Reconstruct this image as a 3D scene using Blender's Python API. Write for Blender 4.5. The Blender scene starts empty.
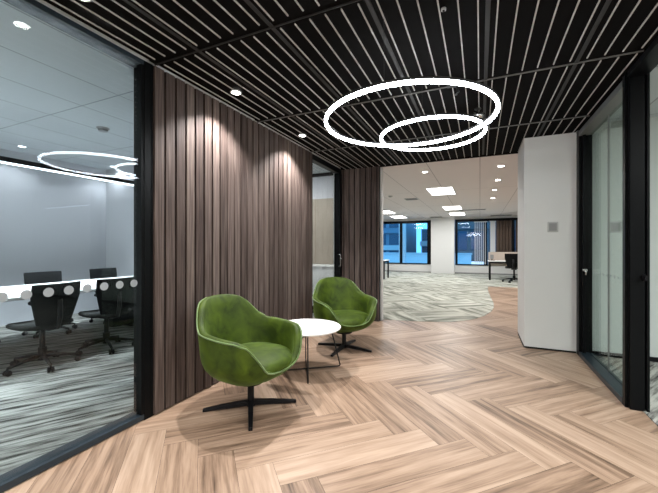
import bpy, bmesh, math, random
from mathutils import Vector, Matrix
random.seed(7)
PI = math.pi
scn = bpy.context.scene
COL = scn.collection

# ------------------------------------------------------------------ materials
def nmat(name):
    m = bpy.data.materials.new(name); m.use_nodes = True
    nt = m.node_tree; b = nt.nodes['Principled BSDF']
    return m, nt, b

def mat(name, col, rough=0.5, metal=0.0, noise=0.0, nscale=20, bump=0.0, spec=0.5, coat=0.0, sheen=0.0):
    m, nt, b = nmat(name)
    b.inputs['Base Color'].default_value = (*col, 1)
    b.inputs['Roughness'].default_value = rough
    b.inputs['Metallic'].default_value = metal
    b.inputs['Specular IOR Level'].default_value = spec
    b.inputs['Coat Weight'].default_value = coat
    b.inputs['Sheen Weight'].default_value = sheen
    tc = nt.nodes.new('ShaderNodeTexCoord')
    nz = nt.nodes.new('ShaderNodeTexNoise'); nz.inputs['Scale'].default_value = nscale
    nz.inputs['Detail'].default_value = 4
    nt.links.new(tc.outputs['Object'], nz.inputs['Vector'])
    if noise:
        mx = nt.nodes.new('ShaderNodeMix'); mx.data_type = 'RGBA'
        mx.inputs['A'].default_value = (*[c * (1 - noise) for c in col], 1)
        mx.inputs['B'].default_value = (*[min(1, c * (1 + noise)) for c in col], 1)
        nt.links.new(nz.outputs['Fac'], mx.inputs['Factor'])
        nt.links.new(mx.outputs['Result'], b.inputs['Base Color'])
    if bump:
        bp = nt.nodes.new('ShaderNodeBump'); bp.inputs['Strength'].default_value = bump
        bp.inputs['Distance'].default_value = 0.01
        nt.links.new(nz.outputs['Fac'], bp.inputs['Height'])
        nt.links.new(bp.outputs['Normal'], b.inputs['Normal'])
    return m

def emit(name, col, s):
    m, nt, b = nmat(name)
    b.inputs['Base Color'].default_value = (*col, 1)
    b.inputs['Emission Color'].default_value = (*col, 1)
    b.inputs['Emission Strength'].default_value = s
    return m

def glass(name, tint, refl=1.0):
    m = bpy.data.materials.new(name); m.use_nodes = True
    nt = m.node_tree; nt.nodes.clear()
    o = nt.nodes.new('ShaderNodeOutputMaterial')
    t = nt.nodes.new('ShaderNodeBsdfTransparent'); t.inputs['Color'].default_value = (*tint, 1)
    g = nt.nodes.new('ShaderNodeBsdfGlossy'); g.inputs['Roughness'].default_value = 0.0
    fr = nt.nodes.new('ShaderNodeFresnel'); fr.inputs['IOR'].default_value = 1.5
    mu = nt.nodes.new('ShaderNodeMath'); mu.operation = 'MULTIPLY'; mu.inputs[1].default_value = refl
    mx = nt.nodes.new('ShaderNodeMixShader')
    nt.links.new(fr.outputs[0], mu.inputs[0]); nt.links.new(mu.outputs[0], mx.inputs[0])
    nt.links.new(t.outputs[0], mx.inputs[1]); nt.links.new(g.outputs[0], mx.inputs[2])
    nt.links.new(mx.outputs[0], o.inputs[0])
    return m

def ramp(nt, stops):
    r = nt.nodes.new('ShaderNodeValToRGB'); e = r.color_ramp.elements
    while len(e) > 2: e.remove(e[-1])
    for i, (p, c) in enumerate(stops):
        if i < 2: el = e[i]; el.position = p
        else: el = e.new(p)
        el.color = (*c, 1)
    return r

def wood_floor():
    m, nt, b = nmat('oak_plank_floor')
    uv = nt.nodes.new('ShaderNodeUVMap'); uv.uv_map = 'grain'
    at = nt.nodes.new('ShaderNodeAttribute'); at.attribute_name = 'tone'
    mp = nt.nodes.new('ShaderNodeMapping'); mp.inputs['Scale'].default_value = (0.9, 15, 1)
    nt.links.new(uv.outputs[0], mp.inputs['Vector'])
    n1 = nt.nodes.new('ShaderNodeTexNoise'); n1.inputs['Scale'].default_value = 1.3
    n1.inputs['Detail'].default_value = 7; n1.inputs['Roughness'].default_value = 0.6; n1.inputs['Distortion'].default_value = 0.35
    nt.links.new(mp.outputs[0], n1.inputs['Vector'])
    mp2 = nt.nodes.new('ShaderNodeMapping'); mp2.inputs['Scale'].default_value = (5, 85, 1)
    nt.links.new(uv.outputs[0], mp2.inputs['Vector'])
    n2 = nt.nodes.new('ShaderNodeTexNoise'); n2.inputs['Scale'].default_value = 1.0; n2.inputs['Detail'].default_value = 3
    nt.links.new(mp2.outputs[0], n2.inputs['Vector'])
    r = ramp(nt, [(0.20, (0.09, 0.055, 0.036)), (0.80, (0.50, 0.362, 0.268)), (0.38, (0.245, 0.16, 0.108)), (0.54, (0.37, 0.252, 0.176))])
    ad = nt.nodes.new('ShaderNodeMath'); ad.operation = 'MULTIPLY_ADD'
    nt.links.new(n2.outputs['Fac'], ad.inputs[0]); ad.inputs[1].default_value = 0.32
    a2 = nt.nodes.new('ShaderNodeMath'); a2.operation = 'MULTIPLY_ADD'
    nt.links.new(n1.outputs['Fac'], a2.inputs[0]); a2.inputs[1].default_value = 1.15
    a3 = nt.nodes.new('ShaderNodeMath'); a3.operation = 'MULTIPLY_ADD'
    nt.links.new(at.outputs['Fac'], a3.inputs[0]); a3.inputs[1].default_value = 0.32; a3.inputs[2].default_value = -0.36
    nt.links.new(a3.outputs[0], a2.inputs[2]); nt.links.new(a2.outputs[0], ad.inputs[2])
    nt.links.new(ad.outputs[0], r.inputs['Fac'])
    nt.links.new(r.outputs['Color'], b.inputs['Base Color'])
    b.inputs['Roughness'].default_value = 0.42; b.inputs['Specular IOR Level'].default_value = 0.35
    bp = nt.nodes.new('ShaderNodeBump'); bp.inputs['Strength'].default_value = 0.12; bp.inputs['Distance'].default_value = 0.003
    nt.links.new(n2.outputs['Fac'], bp.inputs['Height']); nt.links.new(bp.outputs['Normal'], b.inputs['Normal'])
    return m

def wood_slat():
    m, nt, b = nmat('walnut_batten')
    tc = nt.nodes.new('ShaderNodeTexCoord')
    at = nt.nodes.new('ShaderNodeAttribute'); at.attribute_name = 'tone'
    mp = nt.nodes.new('ShaderNodeMapping'); mp.inputs['Scale'].default_value = (60, 60, 2.2)
    nt.links.new(tc.outputs['Object'], mp.inputs['Vector'])
    n1 = nt.nodes.new('ShaderNodeTexNoise'); n1.inputs['Scale'].default_value = 1.0; n1.inputs['Detail'].default_value = 5
    nt.links.new(mp.outputs[0], n1.inputs['Vector'])
    ad = nt.nodes.new('ShaderNodeMath'); ad.operation = 'MULTIPLY_ADD'
    nt.links.new(at.outputs['Fac'], ad.inputs[0]); ad.inputs[1].default_value = 0.3
    nt.links.new(n1.outputs['Fac'], ad.inputs[2])
    r = ramp(nt, [(0.35, (0.036, 0.025, 0.022)), (0.95, (0.18, 0.14, 0.122)), (0.62, (0.085, 0.062, 0.054))])
    nt.links.new(ad.outputs[0], r.inputs['Fac']); nt.links.new(r.outputs['Color'], b.inputs['Base Color'])
    b.inputs['Roughness'].default_value = 0.55; b.inputs['Specular IOR Level'].default_value = 0.2
    return m

def carpet(name, dark, light, ang, tile=0.0, sc=(1.6, 16, 1), lo=.38, hi=.62):
    m, nt, b = nmat(name)
    tc = nt.nodes.new('ShaderNodeTexCoord')
    def streak(a):
        mp = nt.nodes.new('ShaderNodeMapping'); mp.vector_type = 'TEXTURE'
        mp.inputs['Rotation'].default_value = (0, 0, a)
        nt.links.new(tc.outputs['Object'], mp.inputs['Vector'])
        m2 = nt.nodes.new('ShaderNodeMapping'); m2.inputs['Scale'].default_value = sc
        nt.links.new(mp.outputs[0], m2.inputs['Vector'])
        n = nt.nodes.new('ShaderNodeTexNoise'); n.inputs['Scale'].default_value = 1.0; n.inputs['Detail'].default_value = 5
        n.inputs['Roughness'].default_value = 0.62
        nt.links.new(m2.outputs[0], n.inputs['Vector'])
        return n.outputs['Fac']
    s = streak(ang)
    if tile:
        s2 = streak(ang + PI / 2)
        mp = nt.nodes.new('ShaderNodeMapping'); mp.vector_type = 'TEXTURE'; mp.inputs['Rotation'].default_value = (0, 0, ang)
        nt.links.new(tc.outputs['Object'], mp.inputs['Vector'])
        ck = nt.nodes.new('ShaderNodeTexChecker'); ck.inputs['Scale'].default_value = 1 / tile
        nt.links.new(mp.outputs[0], ck.inputs['Vector'])
        mx = nt.nodes.new('ShaderNodeMix'); mx.data_type = 'FLOAT'
        nt.links.new(ck.outputs['Fac'], mx.inputs['Factor']); nt.links.new(s, mx.inputs['A']); nt.links.new(s2, mx.inputs['B'])
        s = mx.outputs['Result']
    r = ramp(nt, [(lo, dark), (hi, light)])
    nt.links.new(s, r.inputs['Fac']); nt.links.new(r.outputs['Color'], b.inputs['Base Color'])
    b.inputs['Roughness'].default_value = 0.95; b.inputs['Specular IOR Level'].default_value = 0.1
    fz = nt.nodes.new('ShaderNodeTexNoise'); fz.inputs['Scale'].default_value = 260
    nt.links.new(tc.outputs['Object'], fz.inputs['Vector'])
    bp = nt.nodes.new('ShaderNodeBump'); bp.inputs['Strength'].default_value = 0.3; bp.inputs['Distance'].default_value = 0.004
    nt.links.new(fz.outputs['Fac'], bp.inputs['Height']); nt.links.new(bp.outputs['Normal'], b.inputs['Normal'])
    return m

def tile_ceiling(name, col, line, w, h, off=(0, 0), lw=0.006):
    m, nt, b = nmat(name)
    tc = nt.nodes.new('ShaderNodeTexCoord')
    mp = nt.nodes.new('ShaderNodeMapping'); mp.inputs['Location'].default_value = (off[0], off[1], 0)
    nt.links.new(tc.outputs['Object'], mp.inputs['Vector'])
    br = nt.nodes.new('ShaderNodeTexBrick'); br.offset = 0; br.squash = 1
    br.inputs['Scale'].default_value = 1; br.inputs['Mortar Size'].default_value = lw
    br.inputs['Mortar Smooth'].default_value = 0.2
    br.inputs['Brick Width'].default_value = w; br.inputs['Row Height'].default_value = h
    br.inputs['Color1'].default_value = (*col, 1); br.inputs['Color2'].default_value = (*[c * .97 for c in col], 1)
    br.inputs['Mortar'].default_value = (*line, 1)
    nt.links.new(mp.outputs[0], br.inputs['Vector']); nt.links.new(br.outputs['Color'], b.inputs['Base Color'])
    b.inputs['Roughness'].default_value = 0.9
    return m

def velvet():
    m, nt, b = nmat('green_velvet')
    tc = nt.nodes.new('ShaderNodeTexCoord')
    nz = nt.nodes.new('ShaderNodeTexNoise'); nz.inputs['Scale'].default_value = 9; nz.inputs['Detail'].default_value = 5
    nz.inputs['Distortion'].default_value = 0.5
    nt.links.new(tc.outputs['Object'], nz.inputs['Vector'])
    r = ramp(nt, [(0.32, (0.017, 0.033, 0.0008)), (0.74, (0.064, 0.102, 0.004))])
    nt.links.new(nz.outputs['Fac'], r.inputs['Fac']); nt.links.new(r.outputs['Color'], b.inputs['Base Color'])
    b.inputs['Roughness'].default_value = 0.6
    b.inputs['Sheen Weight'].default_value = 0.22; b.inputs['Specular IOR Level'].default_value = 0.25; b.inputs['Sheen Roughness'].default_value = 0.35
    b.inputs['Sheen Tint'].default_value = (0.55, 0.8, 0.25, 1)
    bp = nt.nodes.new('ShaderNodeBump'); bp.inputs['Strength'].default_value = 0.15; bp.inputs['Distance'].default_value = 0.01
    nt.links.new(nz.outputs['Fac'], bp.inputs['Height']); nt.links.new(bp.outputs['Normal'], b.inputs['Normal'])
    return m

M = dict(
    floor=wood_floor(), slat=wood_slat(), velvet=velvet(),
    black=mat('black_powder_coat', (0.006, 0.006, 0.007), 0.35, 0, 0.1, spec=.2),
    frame=mat('black_aluminium', (0.004, 0.0045, 0.005), 0.35, 0.0, 0.1, spec=.10),
    sill=mat('blue_black_aluminium', (0.016, 0.026, 0.035), 0.35, 0.0, 0.1, spec=.4),
    grey_frame=mat('grey_header_aluminium', (0.16, 0.165, 0.16), 0.4, 0.3, 0.05),
    backing=mat('black_felt_backing', (0.004, 0.004, 0.004), 0.9),
    cblack=mat('black_ceiling_board', (0.0045, 0.0042, 0.0042), 0.8, 0, 0.2, spec=.03),
    cline=mat('pale_ceiling_strip', (0.42, 0.40, 0.38), 0.5, 0, 0.1),
    cmid=mat('mid_grey_strip', (0.15, 0.145, 0.14), 0.6),
    cbar=mat('dark_grey_carrier_bar', (0.03, 0.029, 0.029), 0.6, spec=.2),
    white=mat('white_paint', (0.66, 0.66, 0.65), 0.75, 0, 0.02, 3),
    wallgrey=mat('pale_grey_paint', (0.54, 0.55, 0.58), 0.8, 0, 0.03, 2),
    wallroom=mat('pale_green_grey_paint', (0.58, 0.62, 0.60), 0.8, 0, 0.03, 2),
    beige=mat('beige_wood_veneer', (0.36, 0.31, 0.25), 0.6, 0, 0.12, 9),
    offceil=tile_ceiling('office_ceiling_tiles', (0.74, 0.69, 0.68), (0.36, 0.33, 0.33), 0.8, 3.0, (0.0, 0.4), 0.006),
    meetceil=tile_ceiling('meeting_ceiling_tiles', (0.56, 0.60, 0.62), (0.30, 0.32, 0.34), 0.62, 1.24, (0.3, 0.22), 0.008),
    carpetM=carpet('striped_grey_carpet', (0.05, 0.05, 0.046), (0.50, 0.50, 0.46), math.radians(58), 0, (2.0, 21, 1), .38, .60),
    carpetO=carpet('streaked_green_grey_carpet', (0.17, 0.18, 0.15), (0.55, 0.55, 0.49), math.radians(38), 1.0, (0.9, 6.5, 1), .38, .60),
    tabletop=mat('white_laminate', (0.85, 0.85, 0.84), 0.35, 0, 0.01),
    wire=mat('black_steel_wire', (0.01, 0.01, 0.01), 0.3, 0.5),
    chairback=mat('black_mesh_fabric', (0.008, 0.0085, 0.009), 0.8, 0, 0.15, 60, spec=.1),
    chairseat=mat('charcoal_seat_fabric', (0.022, 0.023, 0.022), 0.85, 0, 0.15, 60, spec=.1),
    plastic=mat('black_plastic', (0.008, 0.008, 0.009), 0.4, 0, 0.1, spec=.2),
    greyplastic=mat('grey_plastic', (0.42, 0.42, 0.41), 0.5, 0, 0.05),
    screen=mat('grey_panel_face', (0.24, 0.24, 0.24), 0.3, 0, 0.03),
    chrome=mat('brushed_steel', (0.55, 0.55, 0.55), 0.25, 1.0),
    dot=mat('frosted_film', (0.30, 0.33, 0.35), 0.7, 0, 0.03),
    glassL=glass('clear_partition_glass', (0.92, 0.955, 0.965), .40),
    glassR=glass('green_tinted_glass', (0.90, 0.945, 0.925), 0.35),
    winglass=glass('window_glass', (0.92, 0.95, 0.97), 0.5),
    ring=emit('ring_diffuser', (0.90, 0.95, 1.0), 38),
    led=emit('cool_led', (0.88, 0.94, 1.0), 5),
    spot=emit('downlight_lens', (1.0, 0.97, 0.92), 30),
    panel=emit('ceiling_panel_diffuser', (1.0, 0.98, 0.95), 7),
    brown=mat('brown_matte', (0.13, 0.09, 0.07), 0.9, 0, 0.15, 8),
    pale_strip=mat('white_matte', (0.6, 0.62, 0.64), 0.8),
    bldg=mat('blue_grey_cladding', (0.22, 0.30, 0.38), 0.8, 0, 0.2, 0.5),
    bldgpale=mat('pale_concrete', (0.75, 0.76, 0.76), 0.8, 0, 0.1, 0.5),
    bldgglass=mat('dark_window_glass', (0.04, 0.09, 0.15), 0.15),
    litwin=emit('lit_office_window', (0.85, 0.92, 1.0), 0.9),
    asphalt=mat('asphalt', (0.12, 0.13, 0.14), 0.9, 0, 0.2),
    vent=mat('dark_vent', (0.12, 0.115, 0.11), 0.6),
)

# ------------------------------------------------------------------ helpers
class MB:
    """collects shapes and links them as one mesh object"""
    def __init__(s):
        s.v = []; s.f = []; s.mi = []; s.tone = []; s.uv = []; s.sm = []
    def add(s, vs, fs, mi=0, tone=0.5, smooth=False, uvs=None):
        b = len(s.v); s.v += [tuple(v) for v in vs]
        for k, f in enumerate(fs):
            s.f.append([b + i for i in f]); s.mi.append(mi); s.tone.append(tone); s.sm.append(smooth)
            s.uv.append(uvs[k] if uvs else [(0, 0)] * len(f))
    def box(s, x0, x1, y0, y1, z0, z1, mi=0, tone=0.5, rot=None, c=None):
        vs = [Vector((x, y, z)) for z in (z0, z1) for y in (y0, y1) for x in (x0, x1)]
        if rot is not None:
            c = Vector(c or ((x0 + x1) / 2, (y0 + y1) / 2, (z0 + z1) / 2))
            vs = [rot @ (v - c) + c for v in vs]
        s.add(vs, [(0, 2, 3, 1), (4, 5, 7, 6), (0, 1, 5, 4), (2, 6, 7, 3), (0, 4, 6, 2), (1, 3, 7, 5)], mi, tone)
    def tube(s, pts, r, n=10, mi=0, closed=False, r2=None, cap=True):
        pts = [Vector(p) for p in pts]; N = len(pts); rings = []
        up = None
        for i, p in enumerate(pts):
            if closed: d = pts[(i + 1) % N] - pts[i - 1]
            else: d = pts[min(i + 1, N - 1)] - pts[max(i - 1, 0)]
            d.normalize()
            if up is None: up = Vector((0, 0, 1)) if abs(d.z) < .9 else Vector((1, 0, 0))
            a = d.cross(up)
            if a.length < 1e-4: a = d.orthogonal()
            a.normalize(); b = a.cross(d).normalized(); up = b
            rr = r if r2 is None else r + (r2 - r) * i / (N - 1)
            rings.append([p + a * (math.cos(2 * PI * k / n) * rr) + b * (math.sin(2 * PI * k / n) * rr) for k in range(n)])
        vs = [v for rg in rings for v in rg]; fs = []
        for i in range(N if closed else N - 1):
            j = (i + 1) % N
            for k in range(n):
                k2 = (k + 1) % n
                fs.append((i * n + k, j * n + k, j * n + k2, i * n + k2))
        if not closed and cap:
            fs.append(tuple(range(n))); fs.append(tuple((N - 1) * n + k for k in reversed(range(n))))
        s.add(vs, fs, mi, .5, True)
    def cyl(s, c, r, z0, z1, n=24, mi=0, r1=None):
        r1 = r if r1 is None else r1
        vs = [(c[0] + math.cos(2 * PI * k / n) * r, c[1] + math.sin(2 * PI * k / n) * r, z0) for k in range(n)] + \
             [(c[0] + math.cos(2 * PI * k / n) * r1, c[1] + math.sin(2 * PI * k / n) * r1, z1) for k in range(n)]
        s.add(vs, [(k, (k + 1) % n, n + (k + 1) % n, n + k) for k in range(n)], mi, .5, True)
        s.add(vs, [tuple(reversed(range(n))), tuple(range(n, 2 * n))], mi)
    def lathe(s, prof, n=48, c=(0, 0), mi=0, closed=True):
        """prof: list of (r,z), a closed section swept about the z axis"""
        P = len(prof); vs = []
        for k in range(n):
            a = 2 * PI * k / n
            vs += [(c[0] + math.cos(a) * r, c[1] + math.sin(a) * r, z) for r, z in prof]
        fs = []
        for k in range(n):
            k2 = (k + 1) % n
            for i in range(P if closed else P - 1):
                j = (i + 1) % P
                fs.append((k * P + i, k2 * P + i, k2 * P + j, k * P + j))
        s.add(vs, fs, mi, .5, True)
    def build(s, name, mats, parent=None, bevel=0, loc=None, subsurf=0, solid=0, autosm=True):
        me = bpy.data.meshes.new(name); me.from_pydata(s.v, [], s.f)
        if not isinstance(mats, (list, tuple)): mats = [mats]
        for m in mats: me.materials.append(m)
        for p, mi, sm in zip(me.polygons, s.mi, s.sm): p.material_index = mi; p.use_smooth = sm
        ca = me.attributes.new('tone', 'FLOAT', 'FACE')
        for i, t in enumerate(s.tone): ca.data[i].value = t
        uvl = me.uv_layers.new(name='grain'); li = 0
        for u in s.uv:
            for q in u: uvl.data[li].uv = q; li += 1
        o = bpy.data.objects.new(name, me); COL.objects.link(o)
        bm = bmesh.new(); bm.from_mesh(me); bmesh.ops.recalc_face_normals(bm, faces=bm.faces); bm.to_mesh(me); bm.free()
        if parent: o.parent = parent
        if loc: o.location = loc
        if solid:
            md = o.modifiers.new('solid', 'SOLIDIFY'); md.thickness = solid; md.offset = -1
        if bevel:
            md = o.modifiers.new('bevel', 'BEVEL'); md.width = bevel; md.segments = 2; md.limit_method = 'ANGLE'
        if subsurf:
            md = o.modifiers.new('sub', 'SUBSURF'); md.levels = md.render_levels = subsurf
        return o

def tag(o, label=None, cat=None, group=None, kind=None):
    if label: o['label'] = label
    if cat: o['category'] = cat
    if group: o['group'] = group
    if kind: o['kind'] = kind
    return o
def thing(name, label, cat, loc=(0, 0, 0), rz=0, group=None):
    o = bpy.data.objects.new(name, None); COL.objects.link(o)
    o.location = loc; o.rotation_euler = (0, 0, rz); o.empty_display_size = .1
    return tag(o, label, cat, group)
def struct(name, mb, mats, parent=None, label=None, **k):
    o = mb.build(name, mats, parent, **k)
    if not parent: o['kind'] = 'structure'
    if label: o['label'] = label
    return o
def sbox(name, x0, x1, y0, y1, z0, z1, m, parent=None, label=None, bevel=0):
    b = MB(); b.box(x0, x1, y0, y1, z0, z1); return struct(name, b, m, parent, label, bevel=bevel)
def copy_tree(o, parent=None):
    c = o.copy(); COL.objects.link(c); c.parent = parent
    for ch in list(o.children): copy_tree(ch, c)
    return c
def light(name, kind, loc, power, col=(1, 1, 1), size=.1, rot=(0, 0, 0), spot=None, blend=.6, sy=None, parent=None, spread=None):
    l = bpy.data.lights.new(name, kind); l.energy = power; l.color = col
    if kind == 'AREA':
        l.size = size
        if sy: l.shape = 'RECTANGLE'; l.size_y = sy
        if spread: l.spread = spread
    elif kind == 'SPOT': l.spot_size = spot; l.spot_blend = blend; l.shadow_soft_size = size
    else: l.shadow_soft_size = size
    o = bpy.data.objects.new(name, l); COL.objects.link(o); o.location = loc; o.rotation_euler = rot
    if parent: o.parent = parent
    return o

ZC = 2.63                      # corridor ceiling
XL, XR = -2.235, 1.045         # corridor sides

# ------------------------------------------------------------------ camera
cam = bpy.data.cameras.new('camera'); co = bpy.data.objects.new('camera', cam); COL.objects.link(co)
cam.sensor_width = 36; cam.lens = 36 * 335 / 658; cam.clip_start = 0.05
co.location = (0, 0, 1.27); co.rotation_euler = (PI / 2, 0, math.radians(24.26))
scn.camera = co

# ------------------------------------------------------------------ floor (herringbone planks)
def clip(poly, x0, x1, y0, y1):
    def cut(P, f, g):
        out = []
        for i in range(len(P)):
            a, b = P[i - 1], P[i]; fa, fb = f(a), f(b)
            if (fa >= 0) != (fb >= 0):
                t = fa / (fa - fb); out.append(tuple(a[k] + (b[k] - a[k]) * t for k in range(2)))
            if fb >= 0: out.append(b)
        return out
    for f in (lambda p: p[0] - x0, lambda p: x1 - p[0], lambda p: p[1] - y0, lambda p: y1 - p[1]):
        poly = cut(poly, f, None)
        if len(poly) < 3: return []
    return poly
def planks(mb, rects, W=0.206, n=5, ang=-PI / 4, org=(0.054 - .146, 3.117 - .146)):
    ca, sa = math.cos(ang), math.sin(ang)
    def fwd(p, q): return (org[0] + ca * p - sa * q, org[1] + sa * p + ca * q)
    rnd = random.Random(3)
    for k in range(-110, 111):
        for m in range(-14, 15):
            for kind in (0, 1):
                x, y = k + 2 * n * m, k
                if kind == 0: a, b, c, d = x, x + n, y, y + 1
                else: a, b, c, d = x + n, x + n + 1, y - n + 1, y + 1
                tone = rnd.random(); ou, ov = rnd.random() * 50, rnd.random() * 50
                cx, cy = fwd((a + b) / 2 * W, (c + d) / 2 * W)
                if not (-6.5 < cx < 6.2 and -4.2 < cy < 13.5): continue
                g = 0.0007 / W
                quad = [fwd(p * W, q * W) for p, q in ((a + g, c + g), (b - g, c + g), (b - g, d - g), (a + g, d - g))]
                for r in rects:
                    P = clip(quad, *r)
                    if not P: continue
                    uv = []
                    for X, Y in P:
                        dx, dy = X - org[0], Y - org[1]
                        p, q = ca * dx + sa * dy, -sa * dx + ca * dy
                        uv.append((p + ou, q + ov) if kind == 0 else (q + ou, p + ov))
                    mb.add([(X, Y, 0) for X, Y in P], [tuple(range(len(P)))], 0, tone, False, [uv])
fb = MB()
planks(fb, [(XL - .02, XR + .10, -3.2, 4.84), (XL - .02, .5, 4.84, 5.6), (-5.2, 4.9, 5.6, 12.6)])
fb.box(-9.2, 6.2, -3.3, 17.2, -.10, -.004, 1)
floor = struct('floor', fb, [M['floor'], M['black']], label='oak herringbone plank floor')

def poly_slab(name, pts, z0, z1, m, label=None):
    b = MB(); n = len(pts)
    b.add([(x, y, z0) for x, y in pts] + [(x, y, z1) for x, y in pts],
          [tuple(reversed(range(n))), tuple(range(n, 2 * n))] + [(i, (i + 1) % n, n + (i + 1) % n, n + i) for i in range(n)])
    return struct(name, b, m, label=label)
# open-plan carpet: its near edge sweeps round in a curve
from math import radians as R_
f_, H_ = 335., 1.27; A_ = math.radians(24.26)
def fl(u, v):
    D = f_ * H_ / (v - 246.5); x = (u - 329) / f_
    return (D * (-math.sin(A_) + math.cos(A_) * x), D * (math.cos(A_) + math.sin(A_) * x))
edge = [fl(*p) for p in ((380.7, 319.4), (411.7, 321.2), (437.5, 322), (452, 321.9), (463, 321), (475, 319), (484, 316.2), (491, 312), (494, 307.5), (493.5, 303), (490.5, 297), (488, 291), (488, 286.5))]
pts = [(-9, edge[0][1] + .2 - .12)] + [(min(x, 5), y) for x, y in edge] + [(6.1, edge[-1][1] + .0), (6.1, 17.0), (-9, 17.0)]
pts[0] = (-9, 5.72); pts.insert(1, (-2.0, 5.72))
poly_slab('floor_office_carpet', pts, 0.0005, 0.006, M['carpetO'], 'streaked green-grey office carpet with a curved edge')
sbox('floor_meeting_room', -6.95, XL - .1, -3.2, 6.5, 0.0, 0.006, M['carpetM'], label='striped grey meeting room carpet')
sbox('floor_side_room', XR + .1, 6.2, -3.2, 4.83, 0.0, 0.006, M['carpetM'], label='striped grey side room carpet')

# ------------------------------------------------------------------ corridor ceiling
cb = MB()
cb.box(XL - .12, XR + .13, -3.2, 5.56, ZC + .035, ZC + .12, 0)
joints = [1.75 + 1.277 * k for k in range(-4, 4)]
xs = [-0.01 + 0.1027 * k for k in range(-22, 12) if XL < -0.01 + 0.1027 * k < XR]
segs = list(zip([-3.2] + joints[:-1], joints))
for x in xs:
    for a, b in segs:
        cb.box(x - .0038, x + .0038, a + .04, b - .04, ZC + .004, ZC + .012, 1)
for i, x in enumerate(xs):          # dark board between the strips
    for a, b in segs:
        cb.box(x + .004, x + .0987, a + .03, b - .03, ZC + .011, ZC + .045, 0)
k = -4
while .042 + .613 * k < XR:
    if .042 + .613 * k > XL: cb.box(.042 + .613 * k - .013, .042 + .613 * k + .013, -3.2, 5.5, ZC + .007, ZC + .03, 2)
    k += 1
for i, y in enumerate(joints):
    cb.box(XL, XR, y - .035, y + .035, ZC + .014, ZC + .05, 0)
    cb.box(XL, XR, y + .010, y + .016, ZC + .004, ZC + .02, 3 if i >= 5 else 2)
cb.box(XL - .12, XR + .13, 5.54, 5.6, ZC - .0, ZC + .12, 0)
struct('ceiling', cb, [M['cblack'], M['cline'], M['cbar'], M['cmid']], label='black slatted ceiling with thin pale strips')
b = MB(); b.box(-9.2, 6.2, 6.55, 17.2, ZC, ZC + .1); b.box(-2.39, 6.2, 5.6, 6.55, ZC, ZC + .1); struct('ceiling_office', b, M['offceil'])
sbox('ceiling_meeting_room', -7.05, XL - .12, -3.2, 6.6, 2.83, 2.93, M['meetceil'])
sbox('ceiling_side_room', XR + .13, 6.3, -3.2, 4.95, 2.70, 2.8, M['meetceil'])

# ------------------------------------------------------------------ timber walls
def timber(name, length, depth_back=.09):
    """boards facing +x locally (wall runs along +y), z to the ceiling"""
    b = MB(); b.box(-depth_back - .02, -.02, 0, length, 0, ZC, 1)
    rnd = random.Random(len(name)); y = 0.0; p = .1
    while y < length - .02:
        w = min(.080, length - y - .004)
        b.box(-.02, 0, y + .008, y + .008 + w, .012, ZC - .004, 0, rnd.random())
        y += p
    return b
o = struct('wall_left', timber('wall_left', 2.60), [M['slat'], M['backing']], label='wall of vertical dark walnut battens', bevel=0)
o.location = (XL + .015, 1.745, 0)
b = timber('wall_left_end', .73)
o = struct('wall_left_end', b, [M['slat'], M['backing']], label='short walnut batten wall facing the camera')
o.location = (-2.29, 5.50, 0); o.rotation_euler = (0, 0, -PI / 2)
sbox('wall_left_end_return', -2.29, -1.535, 5.61, 5.71, 0, ZC, M['white'])
sbox('wall_room_divider', -2.39, -2.29, 5.5, 6.55, 0, 2.83, M['white'])
sbox('wall_bulkhead_left', XL - .12, XL - .02, -3.2, 5.5, ZC + .0, 2.84, M['white'])

# white wall block on the right
b = MB(); b.box(.505, XR, 4.84, 5.62, .02, ZC + .0)
struct('wall_right', b, M['white'], label='white wall block', bevel=.004)
sbox('baseboard_right', .52, XR, 4.85, 5.61, 0.0, .02, M['backing'])
b = MB(); b.box(XR, 6.2, 4.83, 4.93, .0, 2.75); struct('wall_side_room_back', b, M['wallroom'])
sbox('baseboard_side_room', XR + .14, 6.2, 4.81, 4.83, .006, .055, M['black'])
sbox('wall_side_room_right', 6.2, 6.3, -3.2, 4.93, 0, 2.75, M['wallroom'])
sbox('wall_bulkhead_right', XR + .1, XR + .13, -3.2, 4.83, 2.62, 2.75, M['black'])
sbox('wall_behind_camera', -7.05, 6.3, -3.3, -3.2, 0, 2.93, M['white'])
# meeting room walls
sbox('wall_meeting_back', -7.05, -6.95, -3.2, 6.55, 0, 2.84, M['wallgrey'])
sbox('wall_meeting_end', -6.95, XL - .12, 4.36, 4.46, 0.0, 2.84, M['wallgrey'])
b = MB(); b.box(-6.95, -2.29, 6.45, 6.55, 0, 2.84, 0)
struct('wall_kitchen_back', b, M['wallgrey'])
sbox('trim_1', -6.9, -2.39, 6.42, 6.45, 2.76, 2.83, M['black'])
sbox('trim_2', -6.95, -6.92, 1.55, 1.95, 0, 2.83, M['wallgrey'], label='shallow wall pilaster')

# ------------------------------------------------------------------ glazing
FD = .11
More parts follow.
